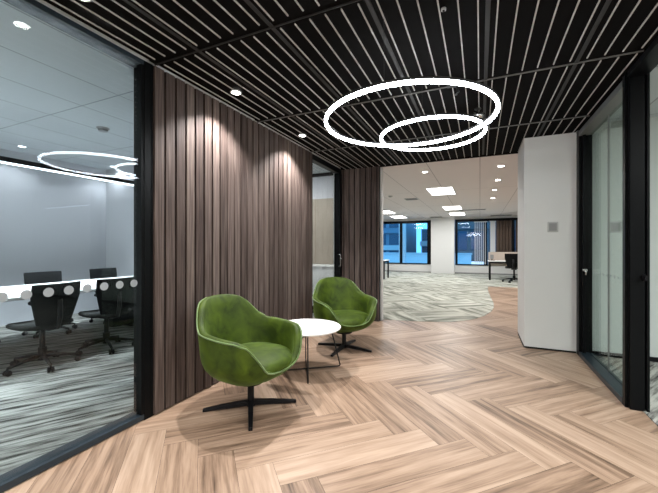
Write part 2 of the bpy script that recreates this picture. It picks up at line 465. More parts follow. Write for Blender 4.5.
# left partition
w = tag(bpy.data.objects.new('window_1', None), 'black framed glass partition of the meeting room', None, None, 'structure'); COL.objects.link(w)
b = MB()
b.box(XL - FD, XL, -3.2, 1.745, .006, .045); b.box(XL - FD, XL, -3.2, 1.745, ZC - .035, ZC)
b.build('sill', M['sill'], w, bevel=.003)
b = MB(); b.box(XL - FD - .005, XL + .002, 1.675, 1.735, .0, ZC); b.box(XL - FD, XL + .004, 1.735, 1.745, 0, ZC); b.build('post', M['frame'], w, bevel=.003)
b = MB(); b.box(XL - .032, XL - .024, -3.2, 1.675, .045, ZC - .035)
g = b.build('glass', M['glassL'], w)
b = MB(); b.box(XL - .05, XL - .003, 1.655, 1.676, .045, ZC - .035); b.build('glazing_bead', M['frame'], w)
n0 = -6
for k in range(n0, 8):
    y = .884 + .104 * k; b = MB(); n = 20; r = .0265
    vs = [(XL - .0215, y + math.cos(2 * PI * i / n) * r, 1.007 + math.sin(2 * PI * i / n) * r) for i in range(n)] + \
         [(XL - .0235, y + math.cos(2 * PI * i / n) * r, 1.007 + math.sin(2 * PI * i / n) * r) for i in range(n)]
    b.add(vs, [tuple(range(n)), tuple(reversed(range(n, 2 * n)))] + [(i, (i + 1) % n, n + (i + 1) % n, n + i) for i in range(n)])
    b.build('frosted_dot', M['dot'], g)
# door opening in the left wall past the timber battens
w = tag(bpy.data.objects.new('door_1', None), 'black framed glass door past the timber wall', None, None, 'structure'); COL.objects.link(w)
b = MB(); b.box(XL - .1, XL, 4.345, 5.5, 2.55, ZC); b.box(XL - .1, XL, 4.345, 4.375, 0, 2.55); b.box(XL - .1, XL + .01, 5.40, 5.5, 0, 2.55)
b.build('door_frame', M['frame'], w, bevel=.003)
b = MB(); b.box(XL - .06, XL - .05, 4.375, 5.40, .01, 2.55); b.build('glass', M['glassL'], w)
b = MB(); b.tube([(XL - .01, 5.38, .93), (XL + .03, 5.38, .93), (XL + .03, 5.38, 1.13), (XL - .01, 5.38, 1.13)], .008); b.build('handle', M['chrome'], w)
# right partition: glazed door next to the white wall
w = tag(bpy.data.objects.new('door_2', None), 'black framed glass door beside the white wall', None, None, 'structure'); COL.objects.link(w)
X2 = XR + .13
b = MB(); b.box(XR, X2, 4.74, 4.838, 0, ZC)
b.box(XR + .03, XR + .06, 4.70, 4.74, 0, ZC)
b.build('post', M['frame'], w, bevel=.003)
b = MB(); b.box(XR, X2, 3.375, 3.43, 0, ZC); b.box(XR + .02, X2 - .02, 3.34, 3.375, 0, ZC); b.box(X2 - .012, X2 + .006, 3.33, 3.36, 0, ZC)
b.build('post', M['frame'], w, bevel=.003)
b = MB(); b.box(XR, X2, 3.43, 4.74, 0, .05); b.build('sill', M['sill'], w, bevel=.003)
b = MB(); b.box(XR, X2, 3.43, 4.74, 2.55, ZC - .02); b.build('header', M['grey_frame'], w, bevel=.003)
b = MB(); b.box(XR, X2, -3.2, 3.33, 2.585, ZC); b.build('header', M['frame'], w, bevel=.003)
b = MB(); b.box(XR + .095, XR + .105, 3.43, 4.735, .05, 2.55)
g = b.build('glass', M['glassR'], w)
b = MB(); b.box(XR + .093, XR + .107, 4.10, 4.106, .05, 2.55); b.build('joint', M['grey_frame'], w)
for k in range(11):
    y = 3.50 + .105 * k; b = MB(); b.box(XR + .093, XR + .0945, y - .009, y + .009, .975, .995); b.build('frosted_dot', M['dot'], g)
b = MB(); b.cyl((0, 0), .03, 0, .018, 18); b.tube([(0, 0, .01), (0, 0, .05), (.0, -.02, .055), (0, -.11, .055)], .009)
h = b.build('handle', M['chrome'], w); h.location = (XR + .05, 4.70, 1.0); h.rotation_euler = (PI / 2, 0, 0); h.scale = (.8, .5, .8)
b = MB(); b.cyl((0, 0), .022, 0, .02, 18); b.cyl((0, 0), .016, .02, .045, 18)
h2 = b.build('handle', M['black'], w); h2.location = (X2 - .03, 3.33, 1.03); h2.rotation_euler = (PI / 2, -PI / 2, 0); h2.scale = (1.2, .6, 1)

# ------------------------------------------------------------------ far office shell
YF = 16.85
b = MB()
for x0, x1 in ((-9.2, 6.2),):
    b.box(x0, x1, YF, YF + .15, 0, .40); b.box(x0, x1, YF, YF + .15, 2.54, ZC)
b.box(-9.2, -7.6, YF, YF + .15, .4, 2.54); b.box(-2.1, -1.1, YF, YF + .15, .4, 2.54); b.box(3.6, 6.2, YF, YF + .15, .4, 2.54)
struct('wall_back', b, M['white'], label='white window wall of the open office')
sbox('wall_back_column', -2.12, -1.08, 16.48, YF, 0, ZC, M['white'], label='white column between the windows')
sbox('baseboard_back', -9.2, -2.12, YF - .015, YF, .006, .05, M['screen'])
sbox('baseboard_back_right', -1.08, 6.2, YF - .015, YF, .006, .06, M['screen'])
sbox('wall_office_left', -9.3, -9.2, 5.6, 17, 0, ZC, M['white'])
sbox('wall_office_right', 6.2, 6.3, 4.93, 17, 0, ZC, M['white'])
sbox('wall_office_front_left', -9.2, -2.39, 6.55, 6.6, 0, ZC, M['white'])
sbox('wall_office_front_right', .7, 6.2, 4.93, 5.6, 0, ZC, M['white'])
def office_window(n, x0, x1, mull, jamb):
    w = tag(bpy.data.objects.new('window_%d' % n, None), 'wide black framed office window' + (' left of the column' if n == 2 else ' right of the column'), None, None, 'structure'); COL.objects.link(w)
    b = MB(); y0, y1 = YF - .03, YF + .08
    b.box(x0, x1, y0, y1, 2.42, 2.54); b.box(x0, x1, y0, y1, .40, .45)
    b.box(x0, x0 + jamb, y0, y1, .45, 2.42); b.box(x1 - jamb, x1, y0, y1, .45, 2.42)
    for m_ in mull: b.box(m_ - .06, m_ + .06, y0, y1, .45, 2.42)
    b.build('window_frame', M['frame'], w)
    b = MB(); b.box(x0 + .02, x1 - .02, YF + .02, YF + .03, .45, 2.42); b.build('glass', M['winglass'], w)
    return w
office_window(2, -7.6, -2.12, (-6.0, -3.62), .22)
office_window(3, -1.06, 3.6, (.23, 1.34), .10)

# ------------------------------------------------------------------ outside (dusk)
sbox('ground', -40, 40, 17.2, 70, -4.2, -4.0, M['asphalt'])
def block(x0, x1, y0, y1, z1, rows, cols, label, seed, body):
    t = thing('office_building', label, 'building', ((x0 + x1) / 2, (y0 + y1) / 2, -4))
    W, Dp, Hh = x1 - x0, y1 - y0, z1 + 4
    b = MB(); b.box(-W / 2, W / 2, -Dp / 2, Dp / 2, 0, Hh); b.build('wall', body, t)
    rnd = random.Random(seed); st = Hh / rows
    for r in range(rows):
        b = MB(); b.box(-W / 2 - .1, W / 2 + .1, -Dp / 2 - .18, -Dp / 2, r * st, r * st + st * .28); b.build('floor_band', M['bldgpale'] if r % 2 and body is M['bldg'] else body, t)
        for c in range(cols):
            cw = W / cols; xa = -W / 2 + c * cw + .12 * cw
            b = MB(); b.box(xa, xa + cw * .76, -Dp / 2 - .05, -Dp / 2 + .02, r * st + st * .32, r * st + st * .94)
            b.build('window', M['litwin'] if rnd.random() < .12 else M['bldgglass'], t)
    return t
block(-16.5, -6.8, 32, 40, 4.2, 5, 7, 'blue-lit office block seen through the left window, left of the street gap', 4, M['bldg'])
block(-5.6, -2.4, 36, 44, 3.1, 4, 3, 'lower blue-lit office block seen through the left window beside the column', 9, M['bldg'])
block(-1.9, 10, 26, 36, 9.0, 6, 10, 'dark tall office block behind the right window', 5, M['asphalt'])
t = thing('terrace_wall', 'pale concrete terrace parapet outside the left window', 'parapet', (-7.5, 23, -4))
b = MB(); b.box(-8, 7, -.2, .2, 0, 4.75); b.build('wall', M['bldgpale'], t)
b = MB(); b.box(-8.05, 7.05, -.28, .28, 4.75, 4.85); b.build('coping', M['pale_strip'], t)
t = thing('white_pillar', 'pale vertical pillar outside the left window', 'pillar', (-4.0, 19.2, -4))
b = MB(); b.box(-.22, .14, -.15, .15, 0, 8); b.build('shaft', M['bldgpale'], t)
b = MB(); b.box(-.3, .22, -.2, .2, 0, .4); b.build('plinth', M['bldgpale'], t)

# stand-ins for interior reflections in the right window, built as pleats and strips
t = thing('reflection_pleats', 'brown pleats standing in for a reflection in the right office window', 'reflection_pleats', (1.28, YF - .12, .9))
def pleats(x0, x1, z0, z1, m, name, amp=.03, pitch=.12):
    b = MB(); n = int((x1 - x0) / pitch * 8); vs = []
    for i in range(n + 1):
        x = x0 + (x1 - x0) * i / n; y = amp * math.sin((x - x0) / pitch * 2 * PI)
        vs += [(x, y, z0), (x, y, z1)]
    b.add(vs, [(2 * i, 2 * i + 2, 2 * i + 3, 2 * i + 1) for i in range(n)], 0, .5, True)
    return b.build(name, m, t, solid=.006)
pleats(-.62, .0, 0, 1.52, M['brown'], 'fabric')
b = MB(); b.tube([(-.66, 0, 1.54), (.05, 0, 1.54)], .012); b.build('rail', M['black'], t)
t = thing('reflection_pleats', 'dark brown pleats standing in for a reflection beyond the mullion of the right office window', 'reflection_pleats', (2.2, YF - .12, .9))
pleats(-.78, .9, 0, 1.52, M['brown'], 'fabric')
b = MB(); b.tube([(-.80, 0, 1.54), (.95, 0, 1.54)], .012); b.build('rail', M['black'], t)
t = thing('reflection_strips', 'white upright strips standing in for reflections in the left pane of the right window', 'pale_strip', (-.2, YF - .1, .47))
for i in range(6):
    b = MB(); b.box(-.02 + i * .085, .012 + i * .085, -.004, .004, 0, 1.9, rot=Matrix.Rotation(.5, 3, 'Z')); b.build('slat', M['pale_strip'], t)
b = MB(); b.box(-.05, .5, -.02, .02, 1.9, 1.94); b.build('rail', M['pale_strip'], t)
t = thing('reflection_strips', 'broad white strip standing in for a reflection beside the dark mullion of the right window', 'pale_strip', (.52, YF - .1, .47))
b = MB(); b.box(-.1, .11, -.01, .01, 0, 1.9); b.build('panel', M['pale_strip'], t); b = MB(); b.box(-.12, .13, -.02, .02, 1.9, 1.95); b.build('rail', M['pale_strip'], t)

# ------------------------------------------------------------------ green armchairs
def rim(th):
    """th: angle from the front (0) to the back (pi); returns rim height"""
    a = abs(th)
    ks = [(0, .36), (.30, .37), (.48, .395), (.66, .50), (.82, .585), (1.05, .62), (1.6, .635), (1.95, .645), (2.14, .69), (2.34, .79), (2.5, .835), (2.8, .855), (PI, .857)]
    for (a0, z0), (a1, z1) in zip(ks, ks[1:]):
        if a <= a1 + 1e-6:
            t = (a - a0) / (a1 - a0);             return z0 + (z1 - z0) * t
    return .87
def shell_pt(th, z, off=0.0):
    zb = .215; s = min(1, max(0, (z - zb) / .25))
    c, sn = math.cos(th), math.sin(th)
    e = 2.7 if c > 0 else 2.3
    rx = .355 if c > 0 else .325; ry = .375
    r0 = (abs(c / rx) ** e + abs(sn / ry) ** e) ** (-1 / e)
    g = (1 - (1 - s) ** 2.3) ** (1 / 1.9)
    r = (r0 - off) * g
    up = max(0, z - .42)
    flare = 1 + .10 * up * abs(sn)
    x = r * c * (1 + .02 * up); y = r * sn * flare
    if c < 0: x -= up * .22 * (-c) ; y *= 1 - max(0, up - .2) * .35 * (-c)
    return (x, y, z)
NT = 56
def make_armchair(name, label):
    t = thing(name, label, 'armchair', group=None)
    angs = [-PI + 2 * PI * i / NT for i in range(NT)]
    # padded bowl: outer sheet up to the rim, rounded edge, inner sheet down
    T = .05; NO, NI = 12, 9; rows = []
    for k in range(1, NO + 1):
        row = []
        for a in angs:
            zr = rim(a); s = k / NO; z = .215 + (zr - .018 - .215) * (s ** 1.5)
            row.append(shell_pt(a, z))
        rows.append(row)
    for k in range(1, 6):
        row = []
        for a in angs:
            zr = rim(a); ph = PI * k / 6
            w = T / 2 * (1 - math.cos(ph)); row.append(shell_pt(a, zr - .018 + .018 * math.sin(ph), w))
        rows.append(row)
    for k in range(1, NI + 1):
        row = []
        for a in angs:
            zr = rim(a); z = zr - .018 - (zr - .018 - .31) * k / NI
            p = shell_pt(a, max(z, .30), T + .012 * math.sin(PI * k / NI)); row.append((p[0], p[1], z))
        rows.append(row)
    b = MB(); vs = [(0, 0, .213)] + [p for r in rows for p in r] + [(0, 0, .30)]
    L = len(rows); fs = []
    for i in range(NT):
        j = (i + 1) % NT
        fs.append((0, 1 + j, 1 + i))
        for k in range(L - 1): fs.append((1 + k * NT + i, 1 + k * NT + j, 1 + (k + 1) * NT + j, 1 + (k + 1) * NT + i))
        fs.append((1 + (L - 1) * NT + i, 1 + (L - 1) * NT + j, len(vs) - 1))
    b.add(vs, fs, 0, .5, True)
    b.build('shell', M['velvet'], t)
    # piping seam along the outer rim
    b = MB(); pp = []
    for i in range(2 * NT):
        a = -PI + PI * i / NT; x, y, z = shell_pt(a, rim(a) - .012); n = math.hypot(x, y); pp.append((x + x / n * .003, y + y / n * .003, z))
    b.tube(pp, .0055, 8, closed=True); b.build('piping', M['velvetlight'], t)
    # seat cushion
    b = MB(); prof = [(0.0, .335), (.8, .33), (.97, .345), (1.0, .375), (.98, .41), (.9, .435), (.6, .449), (.3, .452), (0.02, .452)]
    vs = []
    for r, z in prof:
        for a in angs:
            c, s = math.cos(a), math.sin(a); e = 2.5
            r0 = (abs(c / (.318 if c > 0 else .27)) ** e + abs(s / .305) ** e) ** (-1 / e)
            vs.append((r0 * max(r, .02) * c + .008, r0 * max(r, .02) * s, z - (.012 if c > .6 and r > .5 else 0)))
    P = len(prof); fs = [(k * NT + i, k * NT + (i + 1) % NT, (k + 1) * NT + (i + 1) % NT, (k + 1) * NT + i) for k in range(P - 1) for i in range(NT)]
    fs.append(tuple(range(NT))); fs.append(tuple((P - 1) * NT + i for i in reversed(range(NT))))
    b.add(vs, fs, 0, .5, True); b.build('seat_cushion', M['velvet'], t)
    # swivel column and star base
    b = MB(); b.cyl((0, 0), .10, .200, .2165, 24); b.cyl((0, 0), .026, .045, .205, 20); b.cyl((0, 0), .036, .015, .055, 20)
    b.build('column', M['black'], t)
    for q in range(4):
        a = PI / 4 + q * PI / 2; d = Vector((math.cos(a), math.sin(a), 0)); n = Vector((-d.y, d.x, 0))
        b = MB(); vs = []
        for s, w, z0, z1 in ((.0, .020, .020, .058), (.18, .019, .012, .044), (.36, .014, .0, .022)):
            for sg, z in ((-1, z0), (1, z0), (1, z1), (-1, z1)): vs.append(d * s + n * (w * sg) + Vector((0, 0, z)))
        fs = [(0, 1, 2, 3), (8, 11, 10, 9)]
        for k in (0, 4): fs += [(k + i, k + (i + 1) % 4, k + 4 + (i + 1) % 4, k + 4 + i) for i in range(4)]
        b.add(vs, fs); b.build('leg', M['black'], t, bevel=.003)
    return t
M['velvetlight'] = mat('green_piping', (0.085, 0.165, 0.02), 0.5, 0, 0.05, 20, sheen=.5)
a1 = make_armchair('armchair', 'green velvet tub armchair nearest the camera, left of the round white table')
a1.location = (-1.655, 2.165, 0); a1.rotation_euler = (0, 0, math.radians(-8))
a2 = copy_tree(a1); a2.location = (-1.545, 3.885, 0); a2.rotation_euler = (0, 0, math.radians(-47))
a2['label'] = 'green velvet tub armchair farther away, behind the round white table'

# ------------------------------------------------------------------ coffee table
t = thing('coffee_table', 'round white side table on thin black wire legs between the green armchairs', 'side table', (-1.615, 3.03, 0))
b = MB(); b.lathe([(0.0001, .435), (.335, .435), (.347, .441), (.35, .45), (.347, .457), (.340, .459), (0.0001, .459)], 64); b.build('tabletop', M['tabletop'], t)
for ang in (math.radians(-60), math.radians(37)):
    d = Vector((math.cos(ang), math.sin(ang), 0)); z = .4365; zb = .008 if ang < 0 else .0225
    P = []
    for sg in (-1, 1):
        q = [d * sg * .25 + Vector((0, 0, z)), d * sg * .345 + Vector((0, 0, .06)), d * sg * .352 + Vector((0, 0, zb + .016)), d * sg * .345 + Vector((0, 0, zb + .004)), d * sg * .325 + Vector((0, 0, zb))]
        P.append(q)
    b = MB(); b.tube(P[0] + P[1][::-1], .0065, 10); b.build('wire_leg', M['wire'], t)
b = MB(); b.lathe([(.235, .424), (.262, .424), (.262, .436), (.235, .436)], 40); b.build('mounting_ring', M['wire'], t)

# ------------------------------------------------------------------ ring pendants
def ring_pendant(label, x, y, z, r, cz):
    t = thing('ring_pendant_light', label, 'pendant light', (x, y, z), group='glowing ring pendants')
    w, h = .0105, .0115
    b = MB(); b.lathe([(r - w, -h), (r + w, -h), (r + w, h), (r - w, h)], 96)
    b.build('diffuser', M['ring'], t, bevel=.006)
    b = MB(); b.lathe([(r - w - .003, h), (r + w + .003, h), (r + w + .003, h + .012), (r - w - .003, h + .012)], 96)
    b.build('housing', M['cbar'], t)
    for q in range(3):
        a = q * 2 * PI / 3 + .5; b = MB()
        b.tube([(r * math.cos(a), r * math.sin(a), h + .01), (r * math.cos(a), r * math.sin(a), cz - z)], .0012, 6); b.build('suspension_wire', M['cbar'], t)
    return t
ring_pendant('large glowing white ring pendant under the black slatted ceiling', -.500, 2.54, 2.212, .612, ZC + .03)
ring_pendant('smaller glowing white ring pendant hanging behind the large ring', -.417, 3.247, 2.305, .462, ZC + .03)
t = thing('power_canopy', 'small black power box on the slatted ceiling above the large ring', 'power box', (-.20, 2.95, ZC + .004))
b = MB(); b.box(-.05, .05, -.035, .035, -.035, 0); b.build('body', M['cbar'], t, bevel=.004)
b = MB(); b.tube([(.02, .03, -.03), (.035, .10, -.05), (.0, .2, -.03), (.01, .26, 0)], .006); b.build('cable', M['black'], t)
t = thing('ceiling_spotlight', 'small silver adjustable spotlight on the slatted ceiling inside the smaller ring', 'spotlight', (-.02, 3.62, ZC + .004))
b = MB(); b.cyl((0, 0), .03, -.012, 0); b.tube([(0, 0, -.01), (0, 0, -.05)], .007); b.build('mount', M['cbar'], t)
b = MB(); b.tube([(-.03, .0, -.045), (.05, -.02, -.085)], .026, 16); b.build('lamp_head', M['chrome'], t)
t = thing('motion_sensor', 'tiny round sensor on the slatted ceiling near the top of the photo', 'sensor', (-.19, 2.02, ZC + .004))
b = MB(); b.cyl((0, 0), .014, -.012, 0, 16); b.build('housing', M['greyplastic'], t); b = MB(); b.cyl((0, 0), .007, -.018, -.012, 12); b.build('lens', M['black'], t)

# ------------------------------------------------------------------ downlights
def downlight(x, y, z, label, power, r=.038, group=None, spot=1.5, lit=None, col=(1, .95, .9)):
    t = thing('downlight', label, 'downlight', (x, y, z), group=group)
    b = MB(); b.lathe([(r, -.004), (r + .012, -.004), (r + .012, 0.004), (r, .004)], 28); b.build('trim_ring', M['greyplastic'], t)
    b = MB(); b.cyl((0, 0), r, -.002, .003, 24); b.build('lens', lit or M['spot'], t)
    if power: light('downlight_lamp', 'SPOT', (0, 0, -.012), power, col, .03, spot=spot, blend=.55, parent=t)
    return t
downlight(-1.965, 2.36, ZC, 'round recessed downlight in the black ceiling nearest the camera, above the timber wall', 185, spot=2.05, col=(1, .98, .97))
downlight(-1.985, 3.61, ZC, 'round recessed downlight in the black ceiling farther along the timber wall', 185, spot=2.05, col=(1, .98, .97))
for y in (1.1, -.2, -1.5):   # unseen downlights added over and behind the camera to keep the floor bright
    downlight(-1.965, y, ZC, 'added fill downlight, unseen in the corridor near the camera', 60, group='added fill downlights behind the camera')
for y in (.6, -.7, -2.0):  # second added row on the right, also unseen fill
    downlight(.55, y, ZC, 'added fill downlight, unseen in the corridor near the camera', 110, group='added fill downlights behind the camera', spot=2.4)
cl_ = lambda u, v, z=ZC: (lambda D, x: (D * (-math.sin(A_) + math.cos(A_) * x), D * (math.cos(A_) + math.sin(A_) * x)))(f_ * (z - H_) / (246.5 - v), (u - 329) / f_)
for (u, v), wh in (((425, 172), 'nearest, left of the long ceiling joint'), ((501, 166), 'first of the row by the white wall'), ((498, 180), 'second of the row by the white wall'),
               ((494.5, 190), 'third of the row by the white wall'), ((493, 198), 'farthest of the row')):
    x, y = cl_(u, v); downlight(x, y, ZC, 'small round downlight in the pale office ceiling, ' + wh, 35, group=None, r=.05, spot=2.6)

# office troffers
troffers = [(-.86, 8.62, 'nearest square-cut'), (-.88, 12.5, 'second'), (-.86, 14.9, 'third'), (-3.4, 12.95, 'left-hand nearer'), (-3.4, 15.3, 'left-hand farther'), (2.1, 13.0, 'right-hand'),
            (-4.05, 8.9, None), (2.3, 9.2, None)]
proto = None
for x, y, wh in troffers:
    if proto is None:
        t = thing('ceiling_light_panel', '', 'ceiling light', (x, y, ZC), group='rectangular office ceiling lights'); proto = t
        b = MB(); b.box(-.28, .28, -.56, .56, -.012, -.002); b.build('diffuser', M['panel'], t)
        b = MB()
        for q in ((-.30, .30, -.58, -.56), (-.30, .30, .56, .58), (-.30, -.28, -.56, .56), (.28, .30, -.56, .56)): b.box(*q, -.014, .0)
        b.build('frame', M['tabletop'], t)
        light('panel_lamp', 'AREA', (0, 0, -.02), 34, (.99, 1, .985), .55, sy=1.1, parent=t)
    else:
        t = copy_tree(proto); t.location = (x, y, ZC)
    t['label'] = {'nearest square-cut': 'bright rectangular ceiling light nearest the corridor, first of the middle row', 'second': 'bright rectangular ceiling light, second of the middle row',
        'third': 'bright rectangular ceiling light above the white column, farthest of the middle row', 'left-hand nearer': 'bright rectangular ceiling light at the left edge of the office view, nearer one',
        'left-hand farther': 'bright rectangular ceiling light above the left window, farther one', 'right-hand': 'bright rectangular ceiling light at the right edge of the office view beside the white wall',
        None: 'rectangular office ceiling light out of view behind a wall'}[wh]
# ceiling vents and smoke detector
def vent(u, v, w, d, label):
    x, y = cl_(u, v); t = thing('ceiling_vent', label, 'air vent', (x, y, ZC), group=None)
    b = MB(); b.box(-w / 2, w / 2, -d / 2, d / 2, -.010, -.001); b.build('grille', M['vent'], t)
    b = MB()
    for q in ((-w / 2 - .02, w / 2 + .02, -d / 2 - .02, -d / 2), (-w / 2 - .02, w / 2 + .02, d / 2, d / 2 + .02), (-w / 2 - .02, -w / 2, -d / 2, d / 2), (w / 2, w / 2 + .02, -d / 2, d / 2)): b.box(*q, -.012, 0)
    b.build('frame', M['greyplastic'], t)
vent(411.5, 199, .32, .32, 'square dark ceiling vent left of the nearest office light')
vent(472, 209.7, .9, .3, 'long dark ceiling vent right of the second office light')
vent(501, 215.2, .8, .35, 'long ceiling vent above the right window')
vent(436, 217, .5, .4, 'small ceiling vent above the left window frame')
x, y = cl_(390.5, 196); t = thing('smoke_detector', 'small round white smoke detector on the office ceiling', 'smoke detector', (x, y, ZC))
b = MB(); b.cyl((0, 0), .055, -.02, 0, 24, r1=.06); b.build('base', M['greyplastic'], t); b = MB(); b.cyl((0, 0), .03, -.035, -.02, 20); b.build('sensor_cap', M['greyplastic'], t)

# ------------------------------------------------------------------ wall panels
def wall_panel(x, y, z, label):
    t = thing('wall_control_panel', label, 'wall panel', (x, y, z), group=None)
    b = MB(); b.box(-.055, .055, -.014, 0, -.062, .062); b.build('housing', M['greyplastic'], t, bevel=.006)
    b = MB(); b.box(-.040, .040, -.017, -.014, -.046, .046); b.build('face', M['screen'], t, bevel=.002)
wall_panel(.808, 4.84, 1.507, 'small grey square control panel on the white wall block')
wall_panel(1.406, 4.83, 1.49, 'small grey square control panel seen through the green glass door')

# ------------------------------------------------------------------ meeting room
t = thing('conference_table', 'long white meeting table in the glass-walled room', 'table', (-5.07, 2.2, .006))
b = MB(); b.box(-.68, .68, -2.3, 2.1, .705, .735); b.build('tabletop', M['tabletop'], t, bevel=.006)
for y in (-1.5, 1.4):
    b = MB(); b.box(-.05, .05, y - .35, y + .35, .05, .705); b.build('leg', M['black'], t, bevel=.004)
    b = MB(); b.box(-.42, .42, y - .05, y + .05, 0, .05); b.build('foot', M['black'], t, bevel=.004)
b = MB(); b.box(-.04, .04, -1.5, 1.4, .62, .70); b.build('beam', M['black'], t)

def make_office_chair():
    t = thing('office_chair', '', 'office chair')
    b = MB()  # seat, faces +x
    n = 20; pr = []
    for i in range(n):
        a = 2 * PI * i / n; e = 3.2; r = (abs(math.cos(a) / .24) ** e + abs(math.sin(a) / .245) ** e) ** (-1 / e); pr.append((r * math.cos(a), r * math.sin(a)))
    vs = []
    for sc, z in ((.90, .425), (1.0, .44), (1.0, .465), (.93, .48)):
        vs += [(x * sc + .02, y * sc, z - (.025 if x > .2 else 0)) for x, y in pr]
    fs = [(k * n + i, k * n + (i + 1) % n, (k + 1) * n + (i + 1) % n, (k + 1) * n + i) for k in range(3) for i in range(n)]
    fs += [tuple(reversed(range(n))), tuple(3 * n + i for i in range(n))]
    b.add(vs, fs, 0, .5, True); b.build('seat', M['chairseat'], t)
    def back(z0, z1, name, m, th=.022):
        b = MB(); rows = []
        NZ, NY = 6, 10
        for front in (0, 1):
            for k in range(NZ + 1):
                z = z0 + (z1 - z0) * k / NZ; s = (z - .44) / .44
                w = .155 + .075 * min(1, s * 1.5)
                for j in range(NY + 1):
                    q = -1 + 2 * j / NY; y = q * w
                    x = -.235 - .06 * s + .05 * q * q + (th if front else 0)
                    vs_ = (x, y, z); rows.append(vs_)
        N = (NZ + 1) * (NY + 1); fs = []
        for k in range(NZ):
            for j in range(NY):
                a = k * (NY + 1) + j; fs.append((a, a + 1, a + NY + 2, a + NY + 1)); a += N; fs.append((a + NY + 1, a + NY + 2, a + 1, a))
        bd = [j for j in range(NY + 1)] + [k * (NY + 1) + NY for k in range(1, NZ + 1)] + [NZ * (NY + 1) + j for j in range(NY - 1, -1, -1)] + [k * (NY + 1) for k in range(NZ - 1, 0, -1)]
        for i in range(len(bd)):
            a, c = bd[i], bd[(i + 1) % len(bd)]; fs.append((c, a, a + N, c + N))
        b.add(rows, fs, 0, .5, True); return b.build(name, m, t, bevel=.004)
    back(.46, .885, 'backrest', M['chairback'])
    b = MB(); b.tube([(-.27, 0, .72), (-.275, 0, .55), (-.24, 0, .43), (-.1, 0, .40), (0, 0, .40)], .022, 8); b.build('back_support', M['plastic'], t)
    b = MB(); b.box(-.09, .09, -.07, .07, .385, .43); b.cyl((0, 0), .025, .12, .39, 14); b.cyl((0, 0), .038, .07, .2, 14); b.build('column', M['plastic'], t)
    for q in range(5):
        a = q * 2 * PI / 5 + .3; d = Vector((math.cos(a), math.sin(a), 0))
        b = MB(); b.tube([d * .02 + Vector((0, 0, .115)), d * .16 + Vector((0, 0, .10)), d * .30 + Vector((0, 0, .075))], .021, 8, r2=.013)
        lg = b.build('base_spoke', M['plastic'], t)
        b = MB(); nn = Vector((-d.y, d.x, 0)); c = d * .30 + Vector((0, 0, .028))
        b.tube([c - nn * .026, c - nn * .008], .028, 12); b.tube([c + nn * .008, c + nn * .026], .028, 12); b.tube([c, c + Vector((0, 0, .05))], .009, 8); b.tube([c - nn * .02, c + nn * .02], .01, 8)
        b.build('caster', M['plastic'], lg)
    return t
oc = make_office_chair(); ocs = [
    (-4.22, 1.985, PI + .10, 'black office chair with its back to the glass, nearest the left edge of the photo'),
    (-4.22, 2.65, PI - .06, 'black office chair with its back to the glass, beside the dark partition post'),
    (-5.72, 1.9, .05, 'black office chair across the white table, cut off by the left edge of the photo'),
    (-5.72, 2.8, -.05, 'black office chair across the white table, second from the left edge'),
    (-5.72, 3.7, .05, 'black office chair across the white table, farthest and closest to the post'),
    (1.10, 13.5, PI / 2 - .15, 'black office chair at the desk in the open office')]
for i, (x, y, rz, lb) in enumerate(ocs):
    c = oc if i == 0 else copy_tree(oc)
    c.location = (x, y, .006); c.rotation_euler = (0, 0, rz); c['label'] = lb
    if i < 5: c['group'] = 'meeting table chairs'
    elif 'group' in c: del c['group']
    if i == 5: c.scale = (1.18, 1.18, 1.15)

# linear pendant over the meeting table
t = thing('linear_pendant_light', 'long black linear pendant with a white glowing underside over the meeting table', 'pendant light', (-5.07, 2.0, 2.257))
b = MB(); b.box(-.03, .03, -3.2, 2.15, .0, .06); b.build('housing', M['black'], t)
b = MB(); b.box(-.026, .026, -3.2, 2.15, -.012, .0); b.build('diffuser', M['led'], t)
b = MB(); b.tube([(0, -.18, .055), (-.005, -.17, .565)], .010, 8); b.build('power_cable', M['black'], t)
b = MB(); b.tube([(-.005, -.17, .56), (.03, -.3, .545), (.05, -.45, .56), (.1, -.6, .562)], .008, 8); b.build('power_cable', M['black'], t)
for y in (-2.4, 1.7):
    b = MB(); b.tube([(0, y, .055), (0, y, .572)], .002, 6); b.build('suspension_wire', M['cbar'], t)
light('linear_lamp', 'AREA', (0, -.5, -.03), 160, (.86, .94, 1), .05, sy=5.0, parent=t, spread=1.9)
t = thing('ceiling_canopy', 'small black ceiling box at the left edge of the photo', 'ceiling box', (-5.0, 1.68, 2.83))
b = MB(); b.box(-.05, .05, -.04, .04, -.05, 0); b.build('body', M['black'], t, bevel=.004); b = MB(); b.cyl((0, 0), .012, -.07, -.05, 12); b.build('lens', M['greyplastic'], t)
x, y = cl_(103, 128, 2.83); t = thing('smoke_detector', 'round grey smoke detector on the meeting room ceiling', 'smoke detector', (x, y, 2.83))
b = MB(); b.cyl((0, 0), .07, -.02, 0, 24, r1=.075); b.build('base', M['greyplastic'], t); b = MB(); b.cyl((0, 0), .05, -.045, -.02, 20, r1=.06); b.build('sensor_cap', M['screen'], t)
for (u, v), lb in (((22, 146.5), 'small recessed downlight in the meeting room ceiling near the hanging cable'), ((113, 166.5), 'small recessed downlight in the meeting room ceiling inside the reflected ring')):
    x, y = cl_(u, v, 2.83); downlight(x, y, 2.83, lb, 25, r=.05, spot=2.4, lit=M['led'], col=(.9, .95, 1))

# side room pendant (it shows as a reflection in the left glass)
t = thing('linear_pendant_light', 'linear pendant in the side room behind the glass door', 'pendant light', (4.17, 4.55, 2.19))
b = MB(); b.box(-.83, .83, -.02, .02, 0, .05); b.build('housing', M['black'], t)
b = MB(); b.box(-.83, .83, -.018, .018, -.015, 0); b.build('diffuser', M['led'], t)
for x in (-.7, .7):
    b = MB(); b.tube([(x, 0, .05), (x, 0, .509)], .002, 6); b.build('suspension_wire', M['cbar'], t)

